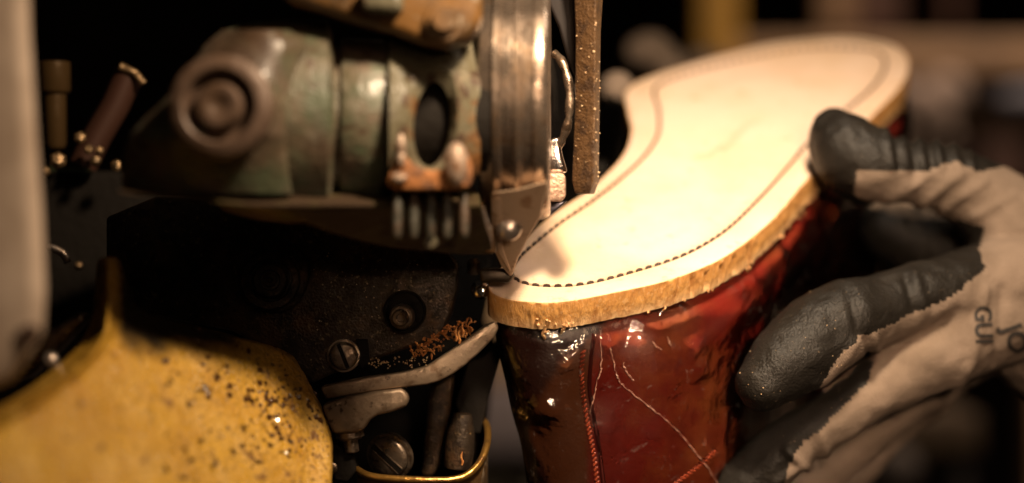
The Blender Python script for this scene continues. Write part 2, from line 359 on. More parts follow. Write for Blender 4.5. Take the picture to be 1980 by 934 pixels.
# things seen through the gap between machine and shoe
crt = thing('crate', P(970, 720, 1.7), 'grey plastic crate with a tan board on top, blurred between machine and shoe', 'crate')
box_c('lid', 880, 1080, 560, 738, 1.70, .03, mat('tan_board', (.36, .24, .13), .8), crt)
box_c('side', 870, 1090, 742, 878, 1.68, .2, mat('crate_grey', (.185, .155, .165), .7), crt)
box_c('foot', 880, 1080, 882, 1100, 1.76, .1, mat('crate_foot', (.20, .17, .13), .8), crt)

# ================================================================== SHOE
TH = R(30)
SN = Vector((0, math.cos(TH), -math.sin(TH)))            # sole faces up and a little to the viewer
SO = P(1080, 580, .775)
def onsole(px, py, lift=0.0):
    r = P(px, py, 1.0); k = SN.dot(SO) / SN.dot(r); return r * k + SN * lift
SX = Vector((1, 0, 0)); SY = SN.cross(SX).normalized()
OUT = [(945,550),(956,568),(1000,580),(1080,583),(1200,562),(1300,538),(1400,496),(1490,427),(1562,345),(1640,268),(1700,210),(1745,160),(1757,120),(1738,90),(1690,75),(1620,69),(1500,80),(1400,103),(1300,132),(1235,155),(1210,178),(1214,215),(1221,250),(1210,290),(1182,326),(1135,368),(1090,398),(1050,428),(1018,458),(990,492),(958,528)]
STI = [(990,528),(1010,546),(1060,553),(1130,549),(1220,527),(1320,494),(1400,448),(1470,382),(1530,315),(1560,280),(1630,218),(1688,168),(1712,125),(1690,98),(1600,92),(1500,102),(1400,124),(1310,148),(1266,172),(1274,215),(1272,260),(1246,302),(1200,345),(1140,392),(1085,430),(1035,470),(1003,500)]
def resample(pts, n):
    L = [0]; N = len(pts)
    for i in range(N): L.append(L[-1] + (pts[(i + 1) % N] - pts[i]).length)
    out = []; j = 0
    for k in range(n):
        t = L[-1] * k / n
        while L[j + 1] < t: j += 1
        f = (t - L[j]) / max(L[j + 1] - L[j], 1e-9); out.append(pts[j].lerp(pts[(j + 1) % N], f))
    return out
def loop_on_sole(px, n): return resample([onsole(p[0], p[1]) for p in spline([(x, y, 0) for x, y in px], 12, True)], n)
NL = 720
L_out = loop_on_sole(OUT, NL); L_st = loop_on_sole(STI, NL)
def outward(loop):
    n = len(loop); c = sum(loop, Vector()) / n; o = []
    s = 0
    for i in range(n):
        t = (loop[(i + 4) % n] - loop[i - 4]).normalized(); o.append(t.cross(SN).normalized())
    area = sum((loop[i] - c).cross(loop[(i + 1) % n] - c).dot(SN) for i in range(n))
    return o if area > 0 else [-x for x in o]
N_out = outward(L_out); N_st = outward(L_st)
shoe = thing('shoe', P(1250, 900, .86), 'upside down dark red leather shoe wrapped in clear film, its pale sole facing up', 'shoe')
TS = .0098
# outsole top: rim strip between edge and groove, groove, inner field
vs = []; fs = []; stain = []
def addloop(l): b = len(vs); vs.extend(l); return b
gw = .0007
loops = [[p - n * .0003 - SN * .0004 for p, n in zip(L_out, N_out)], [p - n * .0009 for p, n in zip(L_out, N_out)]]
best = [min(range(NL), key=lambda j: (L_st[j] - L_out[i * 0]).length) for i in (0,)][0]
L_st = L_st[best:] + L_st[:best]; N_st = N_st[best:] + N_st[:best]
loops += [[p + n * gw for p, n in zip(L_st, N_st)], [p + n * gw * .4 - SN * .0006 for p, n in zip(L_st, N_st)], [p - n * gw * .4 - SN * .0006 for p, n in zip(L_st, N_st)], [p - n * gw for p, n in zip(L_st, N_st)]]
ids = [addloop(l) for l in loops]
for a, b in zip(ids, ids[1:]):
    for i in range(NL): fs.append([a + i, a + (i + 1) % NL, b + (i + 1) % NL, b + i])
inner = loops[-1]; flat = [Vector((p.dot(SX), p.dot(SY), 0)) for p in inner]
# inner field as a grid (so marks of the leather can be carried) stitched by tessellation
xs = [f.x for f in flat]; ys = [f.y for f in flat]; poly = [(f.x, f.y) for f in flat]
from mathutils.geometry import delaunay_2d_cdt
gp = []; g0 = .0016
x_ = min(xs)
while x_ < max(xs):
    y_ = min(ys)
    while y_ < max(ys):
        if inpoly(x_, y_, poly) and inpoly(x_ + .0008, y_, poly) and inpoly(x_ - .0008, y_, poly) and inpoly(x_, y_ + .0008, poly) and inpoly(x_, y_ - .0008, poly): gp.append((x_, y_))
        y_ += g0
    x_ += g0
res = delaunay_2d_cdt([Vector(p) for p in poly + gp], [(i, (i + 1) % NL) for i in range(NL)], [], 1, 1e-7)
h0 = SO.dot(SN); ib = len(vs)
lut = {}
for j, p in enumerate(res[0]):
    src_ = res[3][j][0] if res[3][j] else -1
    if 0 <= src_ < NL: lut[j] = ids[-1] + src_
    else:
        q = SX * p.x + SY * p.y + SN * h0; lut[j] = len(vs)
        vs.append(q + SN * (.00035 * nz(q, 28, 3) + .00012 * nz(q, 130, 8)))
for f in res[2]: fs.append([lut[k] for k in f])
o_sole = mkobj('outsole', vs, fs, M['sole'], shoe, sharp=50, label='pale raw leather sole with a stitched channel')
ng = o_sole.data.attributes.new('stain', 'FLOAT', 'POINT')
vals = [0.0] * len(vs)
for k, i0 in enumerate(ids[3:5]):
    for i in range(NL): vals[i0 + i] = .8
MARKS = [([(1345,305),(1372,300),(1395,282)],5,.5), ([(1400,290),(1425,262),(1445,240)],6,.45), ([(1448,240),(1462,236)],4,.3), ([(1218,441),(1224,443)],4,.5), ([(1060,428),(1066,434)],5,.6), ([(1100,500),(1070,470),(1050,440)],14,.16), ([(1150,420),(1300,360),(1450,300)],16,.08), ([(1240,480),(1330,440)],8,.10), ([(1500,150),(1600,170)],14,.14), ([(1330,180),(1430,150),(1560,130)],10,.12)]
for i, v in enumerate(vs):
    px, py = pix(v)
    for pl_, wd_, am_ in MARKS:
        s = segdist(px, py, pl_)
        if s < wd_ * 2.5: vals[i] = max(vals[i], am_ * math.exp(-(s / wd_) ** 2) * (.6 + .8 * abs(nz(v, 500))))
    s = segdist(px, py, STI)
    if s < 26: vals[i] = max(vals[i], .16 * math.exp(-(s / 11) ** 2))
ng.data.foreach_set('value', vals)
# edge wall
NW = 1400; LW = resample(L_out, NW); NWo = outward(LW)
rows = [0, .04, .12, .2, .3, .4, .5, .54, .56, .58, .62, .72, .82, .92, 1.0]
vs = []; fs = []; lay = []
rough_zone = []
for i in range(NW):
    px, py = pix(LW[i])
    z = .2
    if 1020 < px < 1130 and py > 520: z = .5
    if 1230 < px < 1600 and py > 300: z = .35
    if 1330 < px < 1460 and py > 420: z = .45
    if 1500 < px < 1600 and py > 300: z = .7
    if 945 <= px < 1010: z = .15
    rough_zone.append(z)
for ri, r in enumerate(rows):
    for i in range(NW):
        p = LW[i]; n = NWo[i]; z = rough_zone[i]
        a = nz(p, 420, 3) * .6 + nz(p, 1300, 9) * .4; b = nz(p + SN * r * .004, 700, 20)
        out = (.0004 * math.sin(min(r, .5) * math.pi) + .0007 * b * z * (r > .1)) + 0
        px, py = pix(p)
        if 1335 < px < 1450 and py > 420 and .2 < r < .9:      # clipped notches left by the cutter
            s = ((px - 1335) / 27.0) % 1; out -= .0009 * max(0, 1 - s * 2.4)
        drop = TS * r
        if r > .9: drop += z * .0011 * a + z * (.0016 * max(0, nz(p, 260, 5)) + .0012 * (((i * .113) % 1) ** 2 if z > .95 else 0))
        elif r > .7: drop += z * .0004 * a
        vs.append(p + n * out - SN * drop); lay.append(r)
nr = len(rows)
vs += [p - n * .006 - SN * (TS * .98) for p, n in zip(LW, NWo)]; lay += [1.0] * NW
vs[:NW] = [p - n * .0003 - SN * .00035 for p, n in zip(LW, NWo)]
for a in range(nr):
    for i in range(NW): fs.append([a * NW + i, a * NW + (i + 1) % NW, (a + 1) * NW + (i + 1) % NW, (a + 1) * NW + i])
o_edge = mkobj('welt', vs, fs, M['edge'], shoe, sharp=70, label='rough cut orange brown leather edge of two layers')
at = o_edge.data.attributes.new('layer', 'FLOAT', 'POINT'); at.data.foreach_set('value', lay)
# underside so the sole is a closed solid
b_in = [p - n * .0055 - SN * (TS * .97) for p, n in zip(L_out, N_out)]
flat = [Vector((p.dot(SX), p.dot(SY), 0)) for p in b_in]
mkobj('midsole', b_in, [list(t) for t in tessellate_polygon([flat])], M['fray'], shoe)
# frayed shreds along the lower edge
G = Geo()
for k in range(300):
    i = random.randrange(NW); z = rough_zone[i]
    if random.random() > z * .9 - .15: continue
    base = LW[i] + NWo[i] * random.uniform(.0002, .0012) - SN * TS * random.uniform(.86, 1.06)
    px, py = pix(LW[i])
    L = random.uniform(.0006, .0022) * (1.2 if 1020 < px < 1130 else 1); dr = (-SN * random.uniform(.1, 1) + NWo[i] * random.uniform(-.1, .8) + (LW[(i + 5) % NW] - LW[i]).normalized() * random.uniform(-1, 1)).normalized()
    mid = base + dr * L * .5 + Vector((random.uniform(-1, 1), random.uniform(-1, 1), 0)) * .0003
    v, f = tube_geo([base, mid, base + dr * L], [random.uniform(.0002, .0006), random.uniform(.00015, .0005), .00006], 4); G.add(v, f)
curl = [onsole(1052, 582) - SN * (TS + t * .0048) + Vector((.0004 * math.sin(t * 9), 0, -.0008)) for t in [k / 10 for k in range(11)]]
v, f = tube_geo(curl, [.0005, .0007, .0005, .0007, .0006, .0005, .0006, .0005, .0006, .0004, .0002], 5); G.add(v, f)
for k in range(14):
    b = onsole(random.uniform(1035, 1110), 583) - SN * TS * random.uniform(.62, 1.0) + Vector((0, 0, -.0012))
    G.crumb(b, random.uniform(.0003, .0009))
G.obj('frayed_fringe', M['fray'], shoe)['kind'] = 'stuff'
# stitches
G = Geo(); LS = resample(L_st, 6000); step = 52
lens = sum((LS[i] - LS[i - 1]).length for i in range(6000))
nst = int(lens / .0036)
for k in range(nst):
    i = int(6000 * k / nst); j = int(6000 * (k + .60) / nst)
    a, b = LS[i], LS[j % 6000]; t = (b - a)
    px, py = pix(a)
    h = 0.00015
    path = [a - SN * .0005, a + t * .15 + SN * h, a + t * .5 + SN * h * 1.8, a + t * .85 + SN * h, b - SN * .0005]
    v, f = tube_geo(path, [.0003, .00050, .00055, .00050, .0003], 6); G.add(v, f)
G.obj('stitching', M['thread'], shoe)
# upper: lofted from the sole outline
NU = 560; LU = resample(L_out, NU); NUo = outward(LU)
ctr = onsole(1335, 400)
DV = Vector((0, 1, -.10)).normalized()
def up_ring(t):
    """t = depth below the sole's top in metres"""
    tt = t - TS
    res = []
    for i in range(NU):
        p = LU[i]; n = NUo[i]; px, py = pix(p)
        right = max(0, min(1, (px - 1250) / 330)); mid = max(0, min(1, (px - 1100) / 160))
        e = max(0, min(1, tt / .007)); e = e * e * (3 - 2 * e)
        e2 = max(0, min(1, tt / .016)); e2 = e2 * e2 * (3 - 2 * e2)
        off = -.0062 + e * (.0042 + .0022 * right) + e2 * mid * .0038
        q = p + n * off
        k = max(0, tt - .004)
        sc = 1 - 2.6 * k - 14 * k * k * right * .6
        r = q - ctr; r = Vector((r.x * max(sc, .3), r.y * max(sc, .3) , r.z * (1 - .5 * (1 - max(sc, .3)))))
        q = ctr + r + Vector((1, 0, 0)) * (.03 * k)
        q = q - SN * min(t, TS + .006) - DV * max(0, t - TS - .006)
        q += n * (nz(q, 60, 1) * .0012)
        res.append(q)
    return res
ts = [TS * .95, TS + .001, TS + .002, TS + .0035, TS + .005, TS + .007, TS + .009, TS + .011, TS + .0135, TS + .016] + [TS + .019 + .003 * k for k in range(25)]
vs = []; fs = []
for t in ts: vs += up_ring(t)
for a in range(len(ts) - 1):
    for i in range(NU): fs.append([a * NU + i, a * NU + (i + 1) % NU, (a + 1) * NU + (i + 1) % NU, (a + 1) * NU + i])
up_v, up_f = vs, fs
SHEEN_ZONE = [(1150,640),(1146,700),(1128,760),(1140,850),(1155,960),(960,960),(960,640)]
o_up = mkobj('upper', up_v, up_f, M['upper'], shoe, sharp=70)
ss = o_up.modifiers.new('sub', 'SUBSURF'); ss.levels = 1; ss.render_levels = 2
at = o_up.data.attributes.new('film_sheen', 'FLOAT', 'POINT')
at.data.foreach_set('value', [max(0, min(1, .5 - (pix(v)[0] - (1146 if pix(v)[1] < 700 else 1138)) / 14)) if pix(v)[1] > 600 and v.z < .86 else 0.0 for v in up_v])
bvh = BVHTree.FromPolygons([Vector(v) for v in up_v], up_f)
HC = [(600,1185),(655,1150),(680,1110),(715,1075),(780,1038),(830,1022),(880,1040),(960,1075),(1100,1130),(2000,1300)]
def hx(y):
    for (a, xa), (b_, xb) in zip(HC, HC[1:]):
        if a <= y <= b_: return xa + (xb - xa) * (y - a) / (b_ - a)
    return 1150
at = o_up.data.attributes.new('left_shade', 'FLOAT', 'POINT')
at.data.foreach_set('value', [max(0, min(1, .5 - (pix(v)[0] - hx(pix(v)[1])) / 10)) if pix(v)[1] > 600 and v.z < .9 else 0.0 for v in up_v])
def hit(px, py, lift=0.0, tree=None):
    r = P(px, py, 1).normalized(); h = (tree or bvh).ray_cast(Vector((0, 0, 0)), r)
    if h[0] is None: return None
    n = h[1] if h[1].dot(r) < 0 else -h[1]
    return h[0] + n * lift
def cord(name, pts, r, pitch, m, lift=.0004):
    G = Geo(); path = [hit(p[0], p[1], lift) for p in spline([(x, y, 0) for x, y in pts], 40)]; path = [p for p in path if p is not None]
    dist = 0; last = 0
    for i in range(1, len(path) - 3):
        dist += (path[i] - path[i - 1]).length
        if dist - last > pitch:
            last = dist; t = (path[i + 1] - path[i - 1]).normalized(); side = t.cross(Vector((0, 0, -1))).normalized()
            a = path[i] + side * r * 1.3 - t * pitch * .55; b = path[i] - side * r * 1.3 + t * pitch * .55
            v, f = tube_geo([a, a.lerp(b, .25) + Vector((0, 0, -r * .6)), a.lerp(b, .75) + Vector((0, 0, -r * .6)), b], [r * .35, r * .75, r * .75, r * .35], 8); G.add(v, f)
    return G.obj(name, m, shoe)
cord('seam_cord', [(1128, 672), (1124, 715), (1128, 770), (1138, 830), (1148, 880), (1156, 945)], .0006, .0014, M['seam'])
cord('seam_cord', [(1384, 868), (1350, 900), (1310, 930), (1290, 945)], .0006, .0014, M['seam'])
# seam edge of the overlapping panel
pth = [hit(x, y, .0001) for x, y in [(p[0], p[1]) for p in spline([(1148, 645, 0), (1142, 700, 0), (1140, 760, 0), (1152, 830, 0), (1160, 880, 0), (1168, 945, 0)], 10)]]
tube('panel_edge', [p for p in pth if p], .0007, mat('panel_edge_leather', (.05, .008, .006), .35), shoe, n=8)
# clear film wound round the upper
fold_lines = [[(1160,640),(1163,700),(1150,760),(1140,800)], [(1180,672),(1195,730),(1215,755),(1290,815),(1345,875),(1392,940)], [(1140,655),(1075,715),(1038,780),(1022,830),(1040,880)], [(1320,780),(1360,815),(1395,850),(1402,800)],
              [(1470,640),(1400,700),(1330,680)], [(1430,500),(1470,560),(1500,590)], [(1500,470),(1520,520),(1490,600)]]
fv = []
for v in up_v:
    v = Vector(v); px, py = pix(v); d = .0007
    h = 0
    for fl_ in fold_lines:
        s = segdist(px, py, fl_); h = max(h, math.exp(-(s / 7) ** 2))
    h2 = max(0, nz(v, 75, 4)) * .0010
    for (bx, by, wd_, am_) in ((1272, 616, 34, .0052), (1318, 606, 26, .0028), (1238, 662, 22, .0018), (1345, 668, 22, .0016), (1352, 716, 20, .0014), (1180, 660, 18, .0014), (1430, 600, 26, .0014), (1100, 700, 30, .0014), (1060, 790, 30, .0022)):
        if v.z < .88: h2 += am_ * math.exp(-((px - bx) ** 2 + 2.2 * (py - by) ** 2) / wd_ ** 2)
    fv.append((v, d + h * .0006 + h2))
bmu = bmesh.new()
for v in up_v: bmu.verts.new(v)
bmu.verts.ensure_lookup_table()
for f in up_f: bmu.faces.new([bmu.verts[k] for k in f])
bmesh.ops.recalc_face_normals(bmu, faces=bmu.faces); bmu.normal_update()
sgn = 1 if bmu.verts[NU * 8 + 5].normal.dot(Vector(up_v[NU * 8 + 5]) - ctr) > 0 else -1
film_v = [v + bmu.verts[i].normal * sgn * d for i, (v, d) in enumerate(fv)]
bmu.free()
skip = 3 * NU
o_f = mkobj('plastic_film', film_v[skip:], [[k - skip for k in f] for f in up_f if min(f) >= skip], M['film'], shoe, sharp=80, label='clear cling film with white creases')
s2 = o_f.modifiers.new('sub', 'SUBSURF'); s2.levels = 1; s2.render_levels = 2
bvf = BVHTree.FromPolygons(film_v, up_f)
G = Geo()
for li, fl_ in enumerate(fold_lines[:4] + [[(1205,700),(1212,720),(1225,735)], [(1262,660),(1268,670),(1280,676)], [(1290,650),(1296,668)]]):
    sp = [tuple(p[:2]) for p in spline([(x, y, 0) for x, y in fl_], 14)]
    pts = [hit(x + random.uniform(-1.6, 1.6), y + random.uniform(-1.6, 1.6), .0002, bvf) for x, y in sp]
    pts = [p for p in pts if p]
    if len(pts) < 3: continue
    base_r = .00014
    if li in (2, 3): continue
    v, f = tube_geo(pts, [base_r * random.choice((.3, .5, .8, 1.0, 1.8)) for _ in pts], 5); G.add(v, f)
G.obj('film_crease', M['crease'], shoe)

# ================================================================== GLOVES
def fuse(name, chains, voxel, m, parent, poly=None, folds=(), label=None, smooth=6, lump=.0006):
    G = Geo()
    for ch in chains:
        pts = [P(x, y, d) for (x, y, r, d) in ch]; rr = [r * PXM(d) for (x, y, r, d) in ch]
        sp = spline([(p.x, p.y, p.z) for p in pts], 6); sr = [q[0] for q in spline([(r, 0, 0) for r in rr], 6)]
        # rounded ends
        def cap(p, q, r): 
            t = (p - q).normalized(); return [(p + t * r * math.sin(R(a)), r * math.cos(R(a))) for a in (25, 50, 70, 85)]
        a = cap(sp[0], sp[1], sr[0])[::-1]; b = cap(sp[-1], sp[-2], sr[-1])
        path = [q[0] for q in a] + sp + [q[0] for q in b]; rad = [q[1] for q in a] + sr + [q[1] for q in b]
        v, f = tube_geo(path, rad, 20); G.add(v, f)
    me = bpy.data.meshes.new('tmp'); me.from_pydata(G.v, [], G.f)
    ob = bpy.data.objects.new('tmp', me); COL.objects.link(ob)
    rm = ob.modifiers.new('r', 'REMESH'); rm.mode = 'VOXEL'; rm.voxel_size = voxel
    sm = ob.modifiers.new('s', 'SMOOTH'); sm.iterations = smooth; sm.factor = .6
    bpy.context.view_layer.update()
    dg = bpy.context.evaluated_depsgraph_get(); em = ob.evaluated_get(dg).to_mesh()
    vs = [v.co.copy() for v in em.vertices]; ns = [v.normal.copy() for v in em.vertices]; fs = [list(p.vertices) for p in em.polygons]
    ob.evaluated_get(dg).to_mesh_clear(); bpy.data.objects.remove(ob); bpy.data.meshes.remove(me)
    out = []; coat = []
    for v, n in zip(vs, ns):
        px, py = pix(v); h = lump * nz(v, 90, 2) + lump * .5 * nz(v, 230, 6)
        for (pl, wd, amp) in folds:
            if min(p[0] for p in pl) - 40 < px < max(p[0] for p in pl) + 40 and min(p[1] for p in pl) - 40 < py < max(p[1] for p in pl) + 40:
                s = segdist(px, py, pl); h += amp * math.exp(-(s / wd) ** 2)
        out.append(v + n * h)
        if poly:
            jx = 4 * nz(v, 200, 11)
            c = 1.0 if inpoly(px + jx, py + jx, poly) else 0.0
            coat.append(c)
        else: coat.append(0.0)
    o = mkobj(name, out, fs, m, parent, sharp=180, label=label)
    at = o.data.attributes.new('coating', 'FLOAT', 'POINT'); at.data.foreach_set('value', coat)
    return o, BVHTree.FromPolygons([Vector(v) for v in out], fs), out
person = thing('person', P(1950, 700, .86), 'person in black coated grey knit gloves holding the shoe against the machine', 'person')
thumb = [(1636,282,66,.838),(1650,300,72,.838),(1700,322,70,.838),(1740,330,62,.842),(1830,345,66,.846),(1910,392,78,.85),(1990,470,112,.85),(2060,560,140,.85)]
thumb_pad = [(1612,258,50,.842),(1620,300,54,.842),(1640,335,48,.845),(1670,360,40,.85)]
index = [(1476,742,56,.792),(1505,715,70,.795),(1560,668,82,.80),(1630,620,80,.805),(1700,600,70,.812),(1790,572,70,.82),(1880,560,85,.83),(1980,560,120,.84)]
middle = [(1395,975,48,.815),(1450,925,56,.815),(1530,862,56,.815),(1620,800,56,.816),(1720,735,62,.82),(1820,670,80,.826),(1920,610,105,.835)]
ring = [(1455,1050,50,.85),(1555,950,50,.85),(1670,838,50,.852),(1785,740,56,.855),(1890,660,75,.858),(1980,600,100,.86)]
little = [(1550,1010,42,.885),(1640,915,44,.885),(1740,810,44,.888),(1840,715,50,.89),(1950,620,75,.885)]
web = [(1720,440,60,.885),(1800,480,70,.885),(1900,520,90,.88),(2000,560,110,.87)]
palm = [(1930,560,100,.85),(2000,620,125,.85),(2100,700,130,.86),(2300,800,130,.88)]
COAT = [(1100,80),(1990,80),(1990,335),(1930,322),(1890,332),(1850,312),(1800,327),(1660,332),(1650,372),(1690,405),(1760,425),(1850,425),(1905,440),(1892,480),(1905,515),(1860,562),(1790,598),(1690,640),(1655,655),(1615,700),(1580,742),(1592,756),(1640,728),(1672,690),(1690,700),(1676,742),(1600,815),(1540,868),(1505,960),(1480,1080),(1100,1080)]
F_ = []
for a, b, wd, amp in [((1705,400),(1800,335),9,.0011),((1745,425),(1860,335),9,.0012),((1800,425),(1905,350),9,.0011),((1650,350),(1700,345),12,.0006),((1880,420),(1960,380),9,.001),((1930,450),(1985,440),9,.0008)]:
    F_.append(([a, b], wd, amp))
for x in (1712, 1742, 1772, 1805, 1838, 1868): F_.append(([(x, 250), (x + 14, 325)], 7, .0011))
for x in (1727, 1757, 1790, 1822): F_.append(([(x, 245), (x + 14, 325)], 6, -.0010))
F_ += [([(1640,560),(1660,640)],8,-.0012), ([(1770,530),(1790,600)],9,.0010), ([(1750,535),(1768,600)],7,-.001), ([(1655,662),(1600,735),(1580,745)],10,.0010), ([(1690,650),(1700,700)],6,.0010), ([(1672,655),(1682,705)],6,-.001),
       ([(1905,560),(1880,700),(1800,830)],10,.0014), ([(1940,560),(1925,700)],10,-.0012), ([(1520,870),(1560,905)],8,.0014), ([(1545,905),(1500,934)],8,.0014), ([(1590,840),(1600,890)],8,.001), ([(1575,850),(1580,900)],6,-.0012), ([(1850,600),(1750,700)],12,-.001)]
glove, gb, gverts = fuse('glove', [thumb, thumb_pad, index, middle, ring, little, web, palm], .0011, M['glove'], person, COAT, F_, label='right glove with its black thumb on the sole, nearest the camera', smooth=5, lump=.0008)
# second glove behind the shoe, at the inner curve of the sole
B = 1.04
f1 = [(1192,172,36,.93),(1190,205,30,.94),(1178,250,34,.96),(1160,320,36,.985),(1140,400,40,1.0)]
f2 = [(1120,190,24,.96),(1115,250,30,.97),(1112,320,34,.99),(1115,400,40,1.0)]
f3 = [(1160,330,26,.93),(1150,370,30,.94),(1140,420,34,.97)]
f4 = [(1235,98,30,1.10),(1260,95,34,1.10),(1290,125,34,1.10),(1310,170,34,1.09),(1300,240,44,1.08)]
f5 = [(1340,112,20,1.15),(1380,120,26,1.15),(1400,170,34,1.14),(1380,260,44,1.12)]
pm = [(1130,400,60,1.03),(1200,330,80,1.08),(1300,260,80,1.10),(1400,260,70,1.14)]
COAT2 = [(1050,188),(1180,186),(1225,200),(1230,300),(1190,480),(1050,480)]  # fingertip left in paler knit: its highlight is put into the colour
fuse('glove', [f1, f2, f3, f4, f5, pm], .0022, M['glove'], person, COAT2, label='left glove, blurred behind the inner curve of the sole', smooth=4)
# printed letters on the back of the near glove
def print_text(txt, px, py, size_px, rot, lift=.0004):
    cu = bpy.data.curves.new('t', 'FONT'); cu.body = txt; cu.size = 1; cu.align_x = 'CENTER'; cu.align_y = 'CENTER'; cu.offset = .03
    to = bpy.data.objects.new('t', cu); COL.objects.link(to); bpy.context.view_layer.update()
    me = to.evaluated_get(bpy.context.evaluated_depsgraph_get()).to_mesh()
    bm = bmesh.new(); bm.from_mesh(me); bmesh.ops.triangulate(bm, faces=bm.faces); bmesh.ops.subdivide_edges(bm, edges=bm.edges, cuts=2, use_grid_fill=True)
    vs = []; ok = True
    for v in bm.verts:
        x, y = v.co.x * size_px, v.co.y * size_px
        X = px + x * math.cos(rot) + y * math.sin(rot); Y = py + x * math.sin(rot) - y * math.cos(rot)
        h = hit(X, Y, lift, gb); vs.append(h if h else None)
    bm.verts.index_update()
    fs = [[v.index for v in f.verts] for f in bm.faces if all(vs[v.index] is not None for v in f.verts)]
    vs = [v if v is not None else P(px, py, .84) for v in vs]
    bm.free(); to.evaluated_get(bpy.context.evaluated_depsgraph_get()).to_mesh_clear(); bpy.data.objects.remove(to)
    return mkobj('lettering', vs, fs, M['ink'], glove)
print_text('GUI', 1900, 628, 44, R(88))
print_text('JO', 1962, 655, 52, R(70))

# ================================================================== MACHINE
mac = thing('sole_trimming_machine', P(600, 900, .80), 'old greasy shoe sole machine with worn green head and chipped yellow casting', 'machine')
# yellow casting
RID = [(-80,850),(0,812),(60,778),(110,742),(160,702),(190,668),(204,640),(208,590),(208,500)]
def ydepth(x, y, u):
    base = .768 - .000175 * max(0, 600 - x)            # comes nearer to the left
    base += .00016 * (700 - y) if y < 700 else -.00012 * (y - 700)                  # upper part leans away
    e = max(0, (x - 560) / 80); base += .010 * max(0, min(1.3, e)) ** 2 * .6
    # ridge between side band and main face
    s = segdist(x, y, RID)
    rx = None
    base -= .0065 * math.exp(-(s / 11) ** 2)
    # left of ridge falls back
    for i in range(len(RID) - 1):
        (ax, ay), (bx, by) = RID[i], RID[i + 1]
        if by <= y <= ay: rx = ax + (bx - ax) * (ay - y) / max(1e-6, ay - by)
    if rx is not None and x < rx: base += min(.04, .00060 * (rx - x))
    return base + .0006 * nz((x * .01, y * .01, 0), 1.6)
yrows = [(498,198,216),(510,188,224),(560,184,240),(600,180,264),(640,168,400),(680,140,540),(720,95,578),(760,40,600),(800,-30,620),(850,-120,636),(900,-200,638),(934,-250,636),(980,-300,632)]
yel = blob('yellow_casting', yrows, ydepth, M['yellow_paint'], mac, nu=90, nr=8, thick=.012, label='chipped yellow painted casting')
gr = yel.data.attributes.new('shade_stain', 'FLOAT', 'POINT'); gv = []  # shadow of the head plus some brown stain, painted over the upper part
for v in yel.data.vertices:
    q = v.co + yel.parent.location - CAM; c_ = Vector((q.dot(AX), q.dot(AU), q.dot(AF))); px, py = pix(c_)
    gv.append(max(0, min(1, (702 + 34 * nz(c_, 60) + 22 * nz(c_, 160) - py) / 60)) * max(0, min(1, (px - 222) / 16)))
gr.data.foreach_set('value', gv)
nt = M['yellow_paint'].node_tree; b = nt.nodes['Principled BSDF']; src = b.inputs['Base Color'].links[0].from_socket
an = nt.nodes.new('ShaderNodeAttribute'); an.attribute_name = 'shade_stain'
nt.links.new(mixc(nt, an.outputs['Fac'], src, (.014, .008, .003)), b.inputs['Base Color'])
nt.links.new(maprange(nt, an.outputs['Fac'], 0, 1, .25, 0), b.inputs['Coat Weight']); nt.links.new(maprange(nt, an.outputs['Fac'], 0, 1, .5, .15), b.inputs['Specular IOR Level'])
# oily grit stuck on the casting
yb_v = []
for v in yel.data.vertices:
    q = v.co + yel.parent.location - CAM; yb_v.append(Vector((q.dot(AX), q.dot(AU), q.dot(AF))))
yb = BVHTree.FromPolygons(yb_v, [list(p.vertices) for p in yel.data.polygons])
G = Geo(); made = 0
while made < 1100:
    x = random.gauss(510, 95); y = random.gauss(780, 90)
    h = hit(x, y, 0, yb)
    made += 1
    if h is None or x > 632: continue
    if nz(h, 90, 7) < random.uniform(-.35, .5): continue
    G.crumb(h, random.choice((.0003, .0004, .0005, .0007, .0009, .0014)), (1, 1, .6))
M['grit'] = mat('oily_brown_grit', (.07, .03, .01), .18, bump=[(900, .5)], coat=.6)
G.obj('grit', M['grit'], yel)['kind'] = 'stuff'
# main dark side plate
prism('side_plate', [(205,420),(300,380),(560,385),(720,440),(860,480),(886,512),(884,560),(872,610),(850,652),(760,684),(640,724),(603,742),(560,700),(450,640),(240,600),(205,520)], .786, .02, M['black_iron'], mac, bevel=.0012, label='speckled oily black side plate')
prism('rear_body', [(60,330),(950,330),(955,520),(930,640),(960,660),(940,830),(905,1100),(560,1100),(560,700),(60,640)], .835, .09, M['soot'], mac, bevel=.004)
# ringed boss
bo = lathe('boss', P(522, 543, .786), Vector((.10, .05, -1)), [(0, .0098), (.003, .0098), (.0038, .0092), (.0038, .0070), (.0022, .0066), (.0022, .0060), (.0050, .0056), (.0056, .0050), (.0056, .0034), (.0044, .0031), (.0044, .0022), (.0058, .0020), (.0058, .0010), (.005, .0004)], M['black_iron'], mac, n=56)
prism('boss_collar', [(470,500),(505,468),(560,470),(595,505),(592,560),(560,600),(520,604),(478,575)], .784, .004, M['black_iron'], mac, bevel=.0012, smooth_outline=4)
# recessed nut
lathe('recess', P(783, 602, .785), Vector((0, 0, -1)), [(0, .0070), (.0012, .0070), (.0014, .0064), (-.0005, .0058), (-.0008, .003)], M['soot'], mac, n=44)
nut = lathe('nut', P(779, 611, .783), Vector((-.12, -.1, -1)), [(0, .0040), (.0030, .0040), (.0036, .0034), (.0036, .0028), (.0052, .0028), (.0058, .0023), (.0058, .0014), (.0046, .0011), (.0046, .0003)], M['worn_steel'], mac, n=32)
